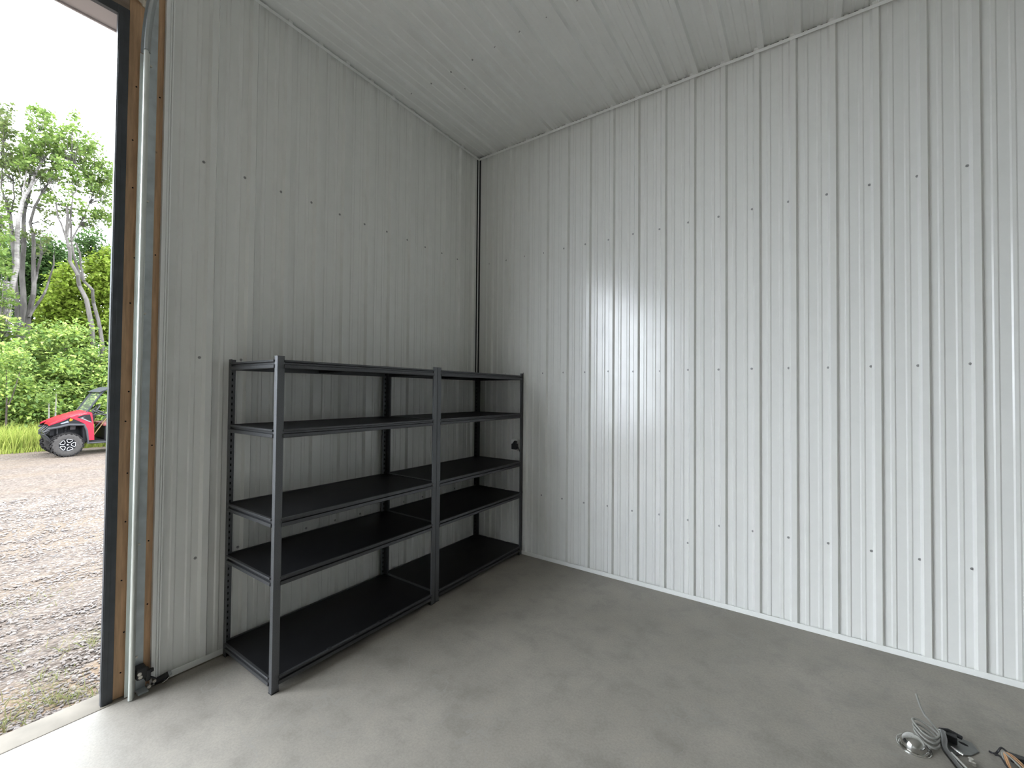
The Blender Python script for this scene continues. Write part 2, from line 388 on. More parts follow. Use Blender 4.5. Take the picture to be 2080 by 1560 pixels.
# vertical track of the overhead door
tr = tag(empty('door_track', (.06, -2.92, 0)), 'galvanised overhead door track with rounded lip beside the wooden jamb', 'door track')
def trk(mb, z0, z1):
    # J section: flat leg near the jamb, web, rounded roller lip toward the room
    pr = [(.030, -2.945), (.033, -2.945), (.0335, -2.914), (.070, -2.914)]
    pr += [(.078 + .0115 * math.cos(a), -2.9305 + .0108 * math.sin(a)) for a in [math.pi * (.62 - i * 1.24 / 10) for i in range(11)]]
    pr += [(.0735, -2.936), (.0765, -2.935)]
    pr += [(.078 + .009 * math.cos(a), -2.9305 + .0082 * math.sin(a)) for a in [math.pi * (-.5 + i * 1.05 / 8) for i in range(9)]]
    pr += [(.070, -2.9165), (.0655, -2.911), (.030, -2.911)]
    mb.prism(pr, lambda u, v, t: (u - .06, v + 2.92, t), z0, z1)
a = MB(); trk(a, .004, 3.478); a.build('track_rail', M['track'], tr, smooth=True, angle=35)
cv = MB(); R = .381                                   # curved piece turning into the room
pts = []
for i in range(17):
    t = math.pi / 2 * i / 16; pts.append((R - R * math.cos(t), R * math.sin(t)))
pts.append((R + 1.6, R + .02))
ring = [(-.0305, -.024), (-.0275, -.024), (-.0265, .006), (.012, .006), (.020, .001), (.0295, -.010), (.026, -.020), (.014, -.0215), (.014, -.0185), (.0225, -.015), (.0225, -.007), (.008, .009), (-.0305, .009)]
vs = []; n = len(ring)
for i, (dx, dz) in enumerate(pts):
    t = min(i, 16) / 16 * math.pi / 2
    for u, v in ring: vs.append((dx + u * math.cos(t) + .005 * math.cos(t), v, 3.480 + dz - u * math.sin(t)))
cv.add(vs, [(i * n + j, i * n + (j + 1) % n, (i + 1) * n + (j + 1) % n, (i + 1) * n + j) for i in range(len(pts) - 1) for j in range(n)])
cv.build('curved_track', M['galv'], tr, smooth=True, angle=35)
g = MB().box(.004, .0065, -2.909, -2.862, .10, 4.05).box(.004, .036, -2.909, -2.9065, .10, 4.05)
gi = g.build('angle_iron', M['galv_dk'], tr, bevel=.0008); gi.location = (-.06, 2.92, 0)
for z in (.23, .84, 1.47, 2.105, 2.73, 3.49):
    s = MB().box(.0063, .009, -2.9045, -2.897, z - .035, z - .006).box(.0063, .009, -2.9045, -2.897, z + .006, z + .04)
    o = s.build('track_bracket', M['slot'], tr); o.location = (-.06, 2.92, 0)
    s = MB(); s.lathe([(0, .008), (.006, .008), (.0065, 0)], Matrix.Translation((.009, -2.893, z - .045)) @ Matrix.Rotation(math.pi / 2, 4, 'Y'), 6)
    o = s.build('bolt', M['bolt'], tr); o.location = (-.06, 2.92, 0)
# shreds of foam over the header
fm = MB()
for i in range(26):
    c = Vector((.012 + random.uniform(-.01, .015), -2.915 - i * .028 + random.uniform(-.01, .01), 3.775 + random.uniform(-.012, .012)))
    r = random.uniform(.014, .024)
    fm.lathe([(0, -r), (r * .8, -r * .5), (r, .1 * r), (r * .6, r * .7), (0, r)], Matrix.Translation(c) @ Matrix.Rotation(random.uniform(0, 3), 4, 'X'), 8)
tag(fm.build('foam_strip', M['foam'], smooth=True, angle=80), 'ragged off-white foam bead on the header above the door corner', 'foam')

# sensor and lock hardware at the foot of the track
bx = tag(empty('photo_eye', (.045, -2.885, 0)), 'black bracket with zinc bolts low beside the door track', 'sensor')
def B(mb): return mb
mb = MB(); mb.box(-.038, .03, -.020, .024, .083, .140); mb.box(-.02, .03, .018, .040, .06, .120); mb.build('housing', M['black'], bx, bevel=.005)
mb = MB(); mb.lathe([(0, .012), (.010, .012), (.012, 0), (.012, -.02)], Matrix.Translation((.01, .043, .104)) @ Matrix.Rotation(-math.pi / 2, 4, 'X'), 14); mb.build('knob', M['black'], bx, smooth=True)
for y, z in ((-.010, .118), (-.006, .100)):
    mb = MB(); mb.lathe([(0, .006), (.009, .005), (.010, 0)], Matrix.Translation((.030, y, z)) @ Matrix.Rotation(math.pi / 2, 4, 'Y'), 12); mb.build('bolt', M['bolt'], bx, smooth=True)
mb = MB(); mb.box(-.034, .026, -.012, .032, .0, .010).box(-.034, -.026, -.012, .032, .01, .083); mb.build('foot_bracket', M['galv_dk'], bx, bevel=.002)
for x, y, z in ((.012, .032, .030), (.0, .058, .040)):
    mb = MB(); mb.lathe([(0, .01), (.009, .01), (.010, 0), (.0055, -.001), (.0055, -.024)], Matrix.Translation((x + .012, y, z)) @ Matrix.Rotation(math.pi / 2, 4, 'Y'), 6); mb.build('nut', M['bolt'], bx)
mb = MB(); mb.tube([(.0, .030, .075), (.012, .050, .062), (.008, .068, .045), (.012, .046, .022)], .006, 8); mb.build('wire_lead', M['cable_dk'], bx, smooth=True)
rd = tag(empty('latch_bar', (.052, -2.78, 0)), 'short black bar with bright ends lying against the base trim near the track', 'latch')
MB().tube([(-.018, -.040, .018), (-.010, .022, .033)], .016, 12).build('bar', M['black'], rd, smooth=True)
MB().tube([(-.010, .022, .034), (-.008, .036, .037)], [.015, .011], 12).build('end_cap', M['galv'], rd, smooth=True)
MB().tube([(.002, -.008, .006), (.004, .010, .012), (-.002, .026, .026)], [.004, .006, .003], 8).build('bright_clip', M['chrome'], rd, smooth=True)

# black plug on the right wall behind the shelving
pl = tag(empty('wall_outlet', (.548, 0, 1.10)), 'weatherproof outlet with a black plug on the right wall just past the shelving', 'outlet')
MB().box(-.036, .036, -.052, -.0, -.058, .058).build('cover_box', M['trim'], pl, bevel=.006)
MB().box(-.010, .050, -.088, -.050, -.040, .018).prism([(-.004, .018), (.044, .018), (.046, .046), (.020, .050)], lambda u, v, t: (u, t, v), -.082, -.054).build('plug', M['black'], pl, bevel=.006)
MB().tube([(.045, -.075, .0), (.065, -.068, -.02), (.075, -.045, -.08), (.075, -.03, -.30)], .0045, 8).build('power_cord', M['cable_dk'], pl, smooth=True)
# ------------------------------------------------------------------ shelving
W_, D_, HT = 1.226, .600, 1.833
LEVELS = (.085, .622, .940, 1.428, 1.813)      # top of the rail at each level
def rail(mb, p0, p1, out, z):
    """stepped boltless rail from p0 to p1 (xy), out = outward normal; top edge at height z"""
    prof = [(0, 0), (.0135, 0), (.0145, -.002), (.0145, -.010), (.001, -.0125), (.001, -.0235), (.0125, -.027), (.0135, -.0445), (.011, -.047), (0, -.047)]
    p0 = Vector((*p0, 0)); p1 = Vector((*p1, 0)); o = Vector((*out, 0))
    mb.prism(prof, lambda u, v, t: p0.lerp(p1, t) + o * (u - .004) + Vector((0, 0, z + v)), 0, 1)

def make_shelving():
    root = empty('shelving_unit')
    # local axes: x = depth from the wall (0 back, D_ front), y = along the wall (0..W_)
    fl_ = .040; t = .0022
    for fx in (0, 1):
        for fy in (0, 1):
            m_ = MB()
            X = lambda a: D_ - a if fx else a
            Y = lambda a: W_ - a if fy else a
            def bx_(x0, x1, y0, y1, z0, z1, mi=0):
                m_.box(min(X(x0), X(x1)), max(X(x0), X(x1)), min(Y(y0), Y(y1)), max(Y(y0), Y(y1)), z0, z1, mi)
            if fx:                                            # front posts: plain outer faces in two sections
                for z0, z1 in ((0, .9035), (.9055, HT)):
                    bx_(0, t, 0, fl_, z0, z1); bx_(t, fl_ * .78, 0, t, z0, z1)
                    bx_(t, .010, fl_ - t, fl_, z0, z1); bx_(.030, .0312, 0, .008, z0, z1)
                bx_(t * .4, t, t * .4, fl_, .90, .91); bx_(t * .4, fl_ * .7, t * .4, t, .90, .91)
            else:                                             # rear posts: the back flange is punched with keyholes
                bx_(t, fl_, 0, t, 0, HT)
                bx_(0, t, 0, .012, 0, HT); bx_(0, t, .026, fl_, 0, HT)
                z = 0
                while z < HT:
                    bx_(0, t, .012, .026, z, min(z + .022, HT)); z += .0381
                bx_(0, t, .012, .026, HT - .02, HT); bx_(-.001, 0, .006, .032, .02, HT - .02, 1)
            bx_(0, fl_, 0, .004, HT - .0015, HT + .0012); bx_(0, .004, 0, fl_, HT - .0015, HT + .0012)
            m_.build('post', [M['post'], M['slot']], root, bevel=.0009)
            c = MB(); x0, x1 = sorted((X(-.0012), X(fl_ * .82))); y0, y1 = sorted((Y(-.0012), Y(fl_ * 1.02)))
            c.box(x0, x1, y0, y1, 0, .004); c.build('foot_pad', M['black'], root)
    for i, z in enumerate(LEVELS):
        e = .0035
        for p0, p1, o in (((D_ - e, .036), (D_ - e, W_ - .036), (1, 0)), ((e, .036), (e, W_ - .036), (-1, 0))):
            r = MB(); rail(r, p0, p1, o, z); r.build('rail', M['beam'], root)
        for p0, p1, o in (((.030, e), (D_ - .030, e), (0, -1)), ((.030, W_ - e), (D_ - .030, W_ - e), (0, 1))):
            r = MB(); rail(r, p0, p1, o, z); r.build('rail', M['beam'], root)
        b_ = MB(); b_.box(.004, D_ - .004, .004, W_ - .004, z - .014, z - .0035)
        b_.box(.01, D_ - .01, W_ / 2 - .02, W_ / 2 + .02, z - .040, z - .0142)
        b_.build('shelf_board', M['board'], root, bevel=.0012)
    # small edge clips along the lowest front rail
    for y in (.33, .52, .70, .79):
        c = MB(); c.box(D_ - .016, D_ + .0065, y, y + .022, LEVELS[0] - .006, LEVELS[0] + .0012); c.build('edge_clip', M['black'], root)
    return root
sh = make_shelving(); sh.location = (.040, -2.484, 0)
tag(sh, 'black five-tier steel shelving unit nearest the open doorway', 'shelving', 'shelving units along the left wall')
s2 = copy_tree(sh); s2.location = (.034, -2.484 + W_ + .010, 0)
tag(s2, 'black five-tier steel shelving unit in the far corner by the right wall', 'shelving', 'shelving units along the left wall')
def crv(p, n=6):
    P_ = [Vector(a) for a in p]; out = []
    for i in range(len(P_) - 1):
        a, b, c, d = P_[max(i - 1, 0)], P_[i], P_[i + 1], P_[min(i + 2, len(P_) - 1)]
        for j in range(n):
            t = j / n; out.append(.5 * ((2 * b) + (c - a) * t + (2 * a - 5 * b + 4 * c - d) * t * t + (3 * b - a - 3 * c + d) * t ** 3))
    return out + [P_[-1]]
# ------------------------------------------------------------------ things on the floor, lower right
def T3(x, y, z): return Matrix.Translation((x, y, z))
lf = tag(empty('light_fixture', (3.47, -.90, 0)), 'chrome dome light fixture with mounting plate and arm lying on the concrete floor', 'light fixture')
def L(*pts): return [(x - 3.47, y + .90, z) for x, y, z in pts]
dm = MB(); prof = [(.001, .060), (.018, .059), (.034, .053), (.047, .042), (.055, .028), (.059, .012), (.061, .006), (.066, .004), (.066, 0), (.058, .001), (.052, .022), (.040, .042), (.020, .054), (.001, .056)]
dm.lathe([(r * .82, h * .9) for r, h in prof], T3(-.046, -.022, .004) @ Matrix.Rotation(.25, 4, 'X') @ Matrix.Rotation(-.18, 4, 'Y'), 40); dm.build('dome_shade', M['chrome'], lf, smooth=True, angle=60)
rn = MB(); rn.tube([(-.046 + .060 * math.cos(a), -.022 + .060 * math.sin(a), .006 + .008 * math.sin(a)) for a in [i * math.pi / 24 for i in range(48)]], .0035, 8, closed=True); rn.build('rim_ring', M['chrome'], lf, smooth=True)
cl = MB(); cl.box(-.004, .050, -.020, .022, 0, .034, M=T3(.075, .115, .012) @ Matrix.Rotation(-.15, 4, 'Z')); cl.tube([(.068, .118, .04), (.10, .128, .045), (.145, .122, .036)], [.012, .011, .009], 10); cl.build('clamp', M['black'], lf, bevel=.003)
pt = MB(); pr = [(.062, .005), (.095, .150), (.150, .172), (.186, .165), (.196, .110), (.160, .06)]
pt.prism(pr, lambda u, v, t: (u, v, t), .002, .006); pt.build('mounting_plate', M['plate'], lf, bevel=.0015)
sl = MB(); sl.prism([(.150 + .017 * math.cos(a) * .9 + .004 * math.sin(a), .131 + .007 * math.sin(a) - .007 * math.cos(a)) for a in [i * math.pi / 8 for i in range(16)]], lambda u, v, t: (u, v, t), .0055, .0066); sl.build('mounting_slot', M['slot'], lf)
ar = MB(); ar.tube(crv(L((3.54, -.815, .055), (3.538, -.86, .05), (3.531, -.905, .035), (3.548, -.96, .026), (3.572, -1.03, .02), (3.60, -1.11, .018))), .0125, 14); ar.build('tube_arm', M['chrome_dk'], lf, smooth=True)
a2 = MB(); a2.tube(L((3.552, -.905, .022), (3.583, -.97, .018), (3.62, -1.05, .016)), .008, 10); a2.build('tie_rod', M['chrome'], lf, smooth=True)
rdm = MB(); rdm.tube(L((3.561, -.858, .022), (3.596, -.884, .02)), .006, 10); rdm.build('rod', M['chrome'], lf, smooth=True)
nu = MB(); nu.lathe([(0, .012), (.009, .011), (.011, 0)], T3(.146, .004, .014), 12); nu.lathe([(0, .012), (.007, .011), (.009, 0)], T3(.152, -.014, .010), 6); nu.build('nut', M['bolt'], lf, smooth=True)
cr = MB(); cr.lathe([(0, .02), (.014, .018), (.018, .004), (.018, 0)], T3(.070, .09, .038), 14); cr.lathe([(0, .014), (.009, .012), (.011, 0)], T3(.062, .072, .03), 10); cr.build('swivel_joint', M['chrome'], lf, smooth=True)
cc = MB(); pts = []                                 # coil of grey cable leaning on the dome
for i in range(120):
    a = 2 * math.pi * i / 40 + .5; k = i / 119
    r = .040 + .004 * math.sin(3 * a) + .004 * k
    pts.append((3.476 + r * 1.05 * math.cos(a) + .004 * k, -.904 + .062 * k + r * .95 * math.sin(a), .040 + .030 * k + .010 * math.sin(a) - .016 * math.cos(a)))
pts += [(3.517, -.80, .055), (3.513, -.73, .04), (3.504, -.672, .03), (3.497, -.615, .034), (3.490, -.555, .062)]
cc.tube(pts, .0050, 8); tag(cc.build('cable_coil', M['cable'], smooth=True, angle=80), 'coil of thin grey cable lying on the chrome dome with one end sticking up', 'cable')
lp = tag(empty('cable_bundle', (3.78, -.80, 0)), 'loop of black and tan cables on the floor at the bottom right corner', 'cable')
def Q(*pts): return crv([(x - 3.78, y + .80, z) for x, y, z in pts])
MB().tube(Q((3.705, -.755, .004), (3.722, -.762, .006), (3.722, -.80, .04), (3.735, -.792, .058), (3.75, -.79, .05), (3.775, -.815, .035), (3.80, -.86, .02), (3.83, -.92, .012)), .0042, 8).build('black_lead', M['cable_dk'], lp, smooth=True)
MB().tube(Q((3.722, -.775, .008), (3.728, -.815, .03), (3.737, -.87, .02), (3.76, -.93, .008)), .004, 8).build('black_lead', M['cable_dk'], lp, smooth=True)
for k, mt in ((0, 'cable_or'), (.006, 'cable_or'), (-.007, 'cable')):
    MB().tube(Q((3.742 + k, -.90, .008), (3.740 + k, -.83, .03), (3.742 + k * .6, -.80, .046), (3.760 + k, -.806 + k, .044), (3.785 + k, -.835 + k * 2, .032), (3.81 + k, -.88, .016), (3.84, -.95 + k, .01)), .0036, 8).build('tan_lead', M[mt], lp, smooth=True)
MB().box(-.012, .05, .022, .058, 0, .026).box(.0, .06, .040, .07, .0, .014).build('connector_block', M['black'], lp, bevel=.004)
# ------------------------------------------------------------------ utility vehicle on the drive (front toward -y)
GZ = -.21
uv = tag(empty('utility_vehicle', (-14.0, -1.04, GZ)), 'red and black side-by-side utility vehicle parked on the gravel drive', 'vehicle')
def sideprism(mb, poly, x0, x1, mi=0): return mb.prism(poly, lambda u, v, t: (t, u, v), x0, x1, mi)

def make_wheel():
    ty = MB(); Rx = Matrix.Rotation(math.pi / 2, 4, 'Y')
    prof = [(.150, -.10), (.165, -.125), (.22, -.132), (.275, -.128), (.298, -.112), (.306, -.06), (.308, 0), (.306, .06), (.298, .112), (.275, .128), (.22, .132), (.165, .125), (.150, .10)]
    ty.lathe(prof, Rx, 48)
    for k in range(18):                                   # chevron lugs
        a = 2 * math.pi * k / 18
        for sgn in (-1, 1):
            da = .10 * sgn
            A = Matrix.Rotation(a + (0 if sgn > 0 else math.pi / 18), 4, 'X') @ Matrix.Translation((sgn * .062, 0, .312)) @ Matrix.Rotation(sgn * .55, 4, 'Z')
            ty.box(-.068, .066, -.019, .019, -.020, .016, 1, A)
            B_ = Matrix.Rotation(a + (0 if sgn > 0 else math.pi / 18) + sgn * 0.0, 4, 'X') @ Matrix.Translation((sgn * .118, -.035, .283)) @ Matrix.Rotation(sgn * .35, 4, 'Y') @ Matrix.Rotation(-.35, 4, 'X')
            ty.box(-.012, .013, -.018, .018, -.045, .030, 1, B_)
    w = ty.build('wheel', [M['tyre'], M['tyre_dk']], None, smooth=True, angle=35)
    r = MB(); r.lathe([(.150, -.09), (.163, .110), (.168, .122), (.160, .127), (.150, .118), (.138, .095), (.05, .085), (.042, .108), (0, .110)], Rx, 40)
    r.build('rim', M['rim'], w, smooth=True, angle=40)
    for k in range(5):
        pts = []
        a0 = 2 * math.pi * k / 5 + .28
        for rr, aa in ((.068, -.26), (.072, .26), (.105, .42), (.140, .44), (.153, .30), (.147, .10), (.149, -.12), (.155, -.30), (.140, -.44), (.105, -.40)):
            pts.append((.116 + .012 * (rr - .06) / .1, rr * math.sin(a0 + aa), rr * math.cos(a0 + aa)))
        t = MB(); t.tube(pts, .0068, 8, closed=True); t.build('alloy_spoke', M['alloy'], w, smooth=True)
    h = MB(); h.lathe([(0, .122), (.012, .121), (.020, .112), (.022, .10)], Rx, 10); h.build('hub_cap', M['alloy'], w, smooth=True)
    return w
w0 = make_wheel(); w0.parent = uv; w0.location = (.62, 0, .322)
for x, y, rz in ((-.62, 0, math.pi), (.62, 2.06, 0), (-.62, 2.06, math.pi)):
    c = copy_tree(w0, uv); c.location = (x, y, .322); c.rotation_euler = (random.uniform(0, 1), 0, rz)

# hood
hb = MB(); ys = [-.31, -.27, -.15, .056, .25, .40]; zc = [.865, .93, 1.015, 1.115, 1.18, 1.215]; ze = [.845, .875, .945, 1.06, 1.135, 1.185]
xs = [-1, -.86, -.6, -.3, 0, .3, .6, .86, 1]; hw = [.30, .42, .55, .655, .665, .665]
vs = []; n = len(xs)
for y, c, e, w in zip(ys, zc, ze, hw):
    for x in xs: vs.append((x * w, y, e + (c - e) * (1 - abs(x) ** 2.2) + (.012 if .5 < abs(x) < .7 else 0)))
fs = [(i * n + j, i * n + j + 1, (i + 1) * n + j + 1, (i + 1) * n + j) for i in range(len(ys) - 1) for j in range(n - 1)]
hb.add(vs, fs); ho = hb.build('hood', M['red'], uv, smooth=True, angle=50)
md = ho.modifiers.new('thick', 'SOLIDIFY'); md.thickness = .02
for sx in (1, -1):
    o = MB()                                                      # grey side of the front wing
    sideprism(o, [(-.345, .845), (-.18, .93), (.056, 1.045), (.385, 1.165), (.465, 1.14), (.50, .86), (.30, .845), (.02, .875), (-.20, .815), (-.33, .80)], sx * .63, sx * .662)
    o.build('wing_panel', M['bplastic'], uv, bevel=.006)
    o = MB(); sideprism(o, [(.02, 1.06), (.075, 1.072), (.385, 1.195), (.47, 1.165), (.512, .84), (.53, .405), (.415, .405), (.385, .70), (.335, .86), (.20, .955)], sx * .655, sx * .668)
    sideprism(o, [(-.34, .85), (-.30, .868), (-.05, .985), (.056, 1.06), (.03, 1.075), (-.17, .975), (-.31, .895)], sx * .50, sx * .668)
    o.build('fender', M['red'], uv, bevel=.006)
    o = MB(); sideprism(o, [(.17, 1.055), (.30, 1.11), (.43, 1.125), (.465, .965), (.47, .88)], sx * .667, sx * .671); o.build('wing_inset', M['bplastic'], uv)
    o = MB(); sideprism(o, [(.235, 1.03), (.335, 1.065), (.285, 1.028), (.475, .905), (.455, .90), (.40, .925)], sx * .6705, sx * .673)
    for i in range(5): sideprism(o, [(.20 + i * .034, 1.098 + i * .011), (.228 + i * .034, 1.107 + i * .011), (.238 + i * .034, 1.128 + i * .009), (.214 + i * .034, 1.122 + i * .009)], sx * .6685, sx * .6715)
    o.build('arrow_decal', M['decal'], uv)
    o = MB(); sideprism(o, [(-.135, .902), (.005, .965), (.025, .918), (-.12, .882)], sx * .658, sx * .668); o.build('headlight', M['lens'], uv, bevel=.004)
    o = MB(); sideprism(o, [(.030, .985), (.045, 1.035), (.10, 1.0), (.085, .965), (.035, .945)], sx * .659, sx * .669); o.build('marker_light', M['amber'], uv, bevel=.004)
    o = MB()                                                      # flare lip round the wheel arch
    pr = [(-.36, .79), (-.20, .812), (.02, .878), (.32, .862), (.375, .70), (.405, .43), (.40, .33)]
    o.tube([(sx * .665, y, z - .02) for y, z in pr], [.03, .032, .034, .032, .026, .022, .02], 10); o.build('fender_flare', M['gplastic'], uv, smooth=True)
    o = MB(); o.tube([(sx * .62, .40, .325), (sx * .64, .9, .322), (sx * .64, 1.72, .335)], .022, 10); o.build('rock_slider', M['gplastic'], uv, smooth=True)
    o = MB(); o.tube([(sx * .60, .385, 1.19), (sx * .585, .71, 1.78), (sx * .57, .86, 1.86), (sx * .57, 1.36, 1.87), (sx * .60, 1.45, 1.0), (sx * .62, 1.45, .55)], .024, 10)
    o.build('roll_cage', M['roofm'], uv, smooth=True)
    o = MB(); o.tube([(sx * .60, .46, 1.245), (sx * .61, .78, 1.07), (sx * .60, 1.42, 1.0)], .012, 8); o.tube([(sx * .60, .50, .98), (sx * .60, .53, .72), (sx * .61, .78, 1.06)], .009, 8); o.tube([(sx * .60, .50, 1.10), (sx * .61, 1.0, 1.13), (sx * .60, 1.42, 1.3)], .010, 8)
    o.build('side_net', M['black'], uv, smooth=True)
    o = MB(); o.tube([(sx * .30, -.02, .38), (sx * .34, .04, .86)], .030, 10, 0)
    for i in range(9): o.lathe([(.034, -.008), (.046, 0), (.034, .008)], T3(sx * (.304 + .0038 * i), -.012 + .006 * i, .50 + .038 * i), 12)
    o.tube([(sx * .20, -.10, .34), (sx * .50, 0, .32)], .02, 8); o.tube([(sx * .20, .12, .34), (sx * .50, 0, .32)], .02, 8)
    o.build('suspension', M['black'], uv, smooth=True, angle=35)
    o = MB(); o.box(sx * .30 - .05, sx * .30 + .05, .10, .21, .70, .80); o.build('reservoir', M['decal'], uv, bevel=.012)
fb = MB(); fb.box(-.32, .32, -.26, .34, .40, .86).box(-.42, .42, -.29, -.20, .56, .82).box(-.62, .62, .30, .44, .36, 1.0); fb.build('front_body', M['bplastic'], uv, bevel=.015)
bp_ = MB()
for z, w in ((.675, .40), (.60, .38)): bp_.tube([(-w, -.26, z + .10), (-w, -.37, z), (-.2, -.405, z), (.2, -.405, z), (w, -.38, z), (w, -.28, z + .10)], .022, 10)
for x in (-.40, -.14, .14, .40): bp_.tube([(x, -.25, .43), (x, -.38, .60), (x, -.38, .69), (x, -.28, .80)], .016, 8)
bp_.tube([(.42, -.41, .66), (.50, -.22, .77), (.52, -.17, .78), (.50, -.165, .62)], .013, 8); bp_.tube([(-.42, -.39, .66), (-.46, -.22, .77), (-.46, -.15, .78)], .013, 8)
bp_.build('front_bumper', M['black'], uv, smooth=True)
sk = MB(); sideprism(sk, [(-.38, .56), (-.27, .40), (-.06, .32), (.44, .30), (.44, .34), (-.04, .36), (-.25, .44), (-.35, .58)], -.30, .30); sk.build('skid_plate', M['gplastic'], uv, bevel=.006)
fp = MB(); fp.box(-.62, .62, .42, 1.46, .33, .385); fp.build('floor_pan', M['bplastic'], uv, bevel=.01)
ds = MB(); sideprism(ds, [(.38, .92), (.38, 1.19), (.46, 1.20), (.56, 1.10), (.54, .96), (.45, .90)], -.60, .60); ds.build('dashboard', M['bplastic'], uv, bevel=.012)
sw = MB(); A = T3(.33, .60, 1.24) @ Matrix.Rotation(1.05, 4, 'X')
sw.tube([A @ Vector((.17 * math.cos(a), .17 * math.sin(a), 0)) for a in [i * math.pi / 14 for i in range(28)]], .016, 8, closed=True)
for a in (.5, 2.6, 4.7): sw.tube([A @ Vector((0, 0, -.02)), A @ Vector((.17 * math.cos(a), .17 * math.sin(a), 0))], .012, 8)
sw.tube([A @ Vector((0, 0, 0)), A @ Vector((0, 0, -.20))], .025, 10); sw.build('steering_wheel', M['black'], uv, smooth=True)
sb = MB(); sb.box(-.58, .58, .76, 1.22, .385, .77); sb.build('seat_base', M['bplastic'], uv, bevel=.02)
for x in (-.36, .02, .38):
    s = MB(); s.box(x - .17, x + .17, .72, 1.20, .77, .87); s.build('seat_cushion', M['red_dk'], uv, bevel=.03)
    s = MB(); s.box(x - .17, x + .17, -.06, .05, 0, .60, M=T3(0, 1.26, .84) @ Matrix.Rotation(-.22, 4, 'X')); s.build('backrest', M['seat'], uv, bevel=.03)
ws = MB(); ws.add([(-.58, .40, 1.20), (.58, .40, 1.20), (.565, .70, 1.765), (-.565, .70, 1.765)], [(0, 1, 2, 3)]); o = ws.build('windshield', M['glass'], uv)
md = o.modifiers.new('thick', 'SOLIDIFY'); md.thickness = .006
wf_ = MB(); wf_.tube([(-.59, .395, 1.195), (-.575, .70, 1.77)], .013, 8); wf_.tube([(-.6, .385, 1.19), (.6, .385, 1.19)], .016, 8); wf_.build('windshield_frame', M['gplastic'], uv, smooth=True)
rf = MB(); sideprism(rf, [(.60, 1.742), (.70, 1.80), (.88, 1.885), (1.40, 1.90), (1.50, 1.87), (1.50, 1.845), (.90, 1.845), (.74, 1.775), (.62, 1.728)], -.63, .63); rf.build('roof', M['roofm'], uv, bevel=.012)
ct = MB(); ct.tube([(-.57, .86, 1.85), (.57, .86, 1.85)], .02, 8); ct.tube([(-.57, 1.40, 1.5), (.57, 1.40, 1.5)], .02, 8); ct.tube([(-.6, 1.45, 1.0), (.6, 1.45, 1.0)], .02, 8); ct.build('cage_crossbar', M['roofm'], uv, smooth=True)
bd = MB(); bd.box(-.70, .70, 1.50, 2.52, .80, .86).box(-.70, -.66, 1.50, 2.52, .86, 1.12).box(.66, .70, 1.50, 2.52, .86, 1.12).box(-.66, .66, 1.50, 1.54, .86, 1.12); bd.build('cargo_bed', M['bplastic'], uv, bevel=.012)
tg = MB(); tg.box(-.66, .66, 2.48, 2.52, .865, 1.12); tg.build('tailgate', M['red'], uv, bevel=.01)
rc = MB(); rc.box(-.34, .34, 1.46, 2.40, .40, .79); rc.build('rear_body', M['black'], uv, bevel=.02)
tl = MB(); tl.tube([(-13.39, -.515, .33), (-13.37, -.20, .90), (-13.36, -.04, 1.19)], [.013, .012, .012], 10)
tag(tl.build('wooden_pole', M['handle'], smooth=True), 'tan wooden pole leaning inside the red utility vehicle', 'pole')
# ------------------------------------------------------------------ outdoors
def gz(x, y=0):
    d = np.clip((-x - .13) / 3.5, 0, 1)
    return -.035 + (GZ + .035) * (d * d * (3 - 2 * d))
xs = np.concatenate([[-.126, -.2, -.3, -.45], np.linspace(-.6, -5, 40), np.linspace(-5.5, -17.5, 40), [-24, -40]])
ys = np.linspace(-22, 18, 161)
vs = []
for x in xs:
    for y in ys: vs.append((x, y, float(gz(x)) + (0 if -15 < x < -12 or x > -.4 else float(rng.normal(0, .006)))))
n = len(ys)
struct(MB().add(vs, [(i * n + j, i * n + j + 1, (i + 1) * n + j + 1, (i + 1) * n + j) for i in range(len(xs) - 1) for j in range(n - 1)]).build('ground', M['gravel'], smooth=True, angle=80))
struct(MB().box(-40, -16.1, -22, 18, -.4, GZ + .02).build('forest_floor', M['soil']))

def raw_mesh(name, V, F, mat_, parent=None, loc=None):
    me = bpy.data.meshes.new(name); V = np.asarray(V, np.float32).reshape(-1, 3); F = np.asarray(F, np.int32)
    k = F.shape[1]
    me.vertices.add(len(V)); me.vertices.foreach_set('co', V.ravel())
    me.loops.add(F.size); me.loops.foreach_set('vertex_index', F.ravel())
    me.polygons.add(len(F)); me.polygons.foreach_set('loop_start', np.arange(0, F.size, k, dtype=np.int32))
    me.update(calc_edges=True); me.validate(); me.materials.append(mat_)
    o = bpy.data.objects.new(name, me); COL.objects.link(o)
    if parent is not None: o.parent = parent
    if loc is not None: o.location = loc
    return o
def unit(n):
    v = rng.normal(size=(n, 3)); return v / np.linalg.norm(v, axis=1, keepdims=True)
def leaves(C, size, flat=.55):
    """small folded leaf blades at the points C"""
    n = len(C); d = unit(n); d[:, 2] = d[:, 2] * .6 - .25; d /= np.linalg.norm(d, axis=1, keepdims=True)
    up = unit(n) * flat + np.array([0, 0, 1.0]); s = np.cross(d, up); s /= np.linalg.norm(s, axis=1, keepdims=True) + 1e-9
    u = np.cross(s, d)
    L = (size * rng.uniform(.7, 1.35, n))[:, None]; Wd = L * .33
    a = C - d * L * .5; b_ = C + s * Wd + u * L * .12; c = C + d * L * .5 - u * L * .06; e = C - s * Wd + u * L * .12
    V = np.stack([a, b_, c, e], 1).reshape(-1, 3); i = np.arange(n)[:, None] * 4
    return V, np.concatenate([np.hstack([i, i + 1, i + 2]), np.hstack([i, i + 2, i + 3])], 0)
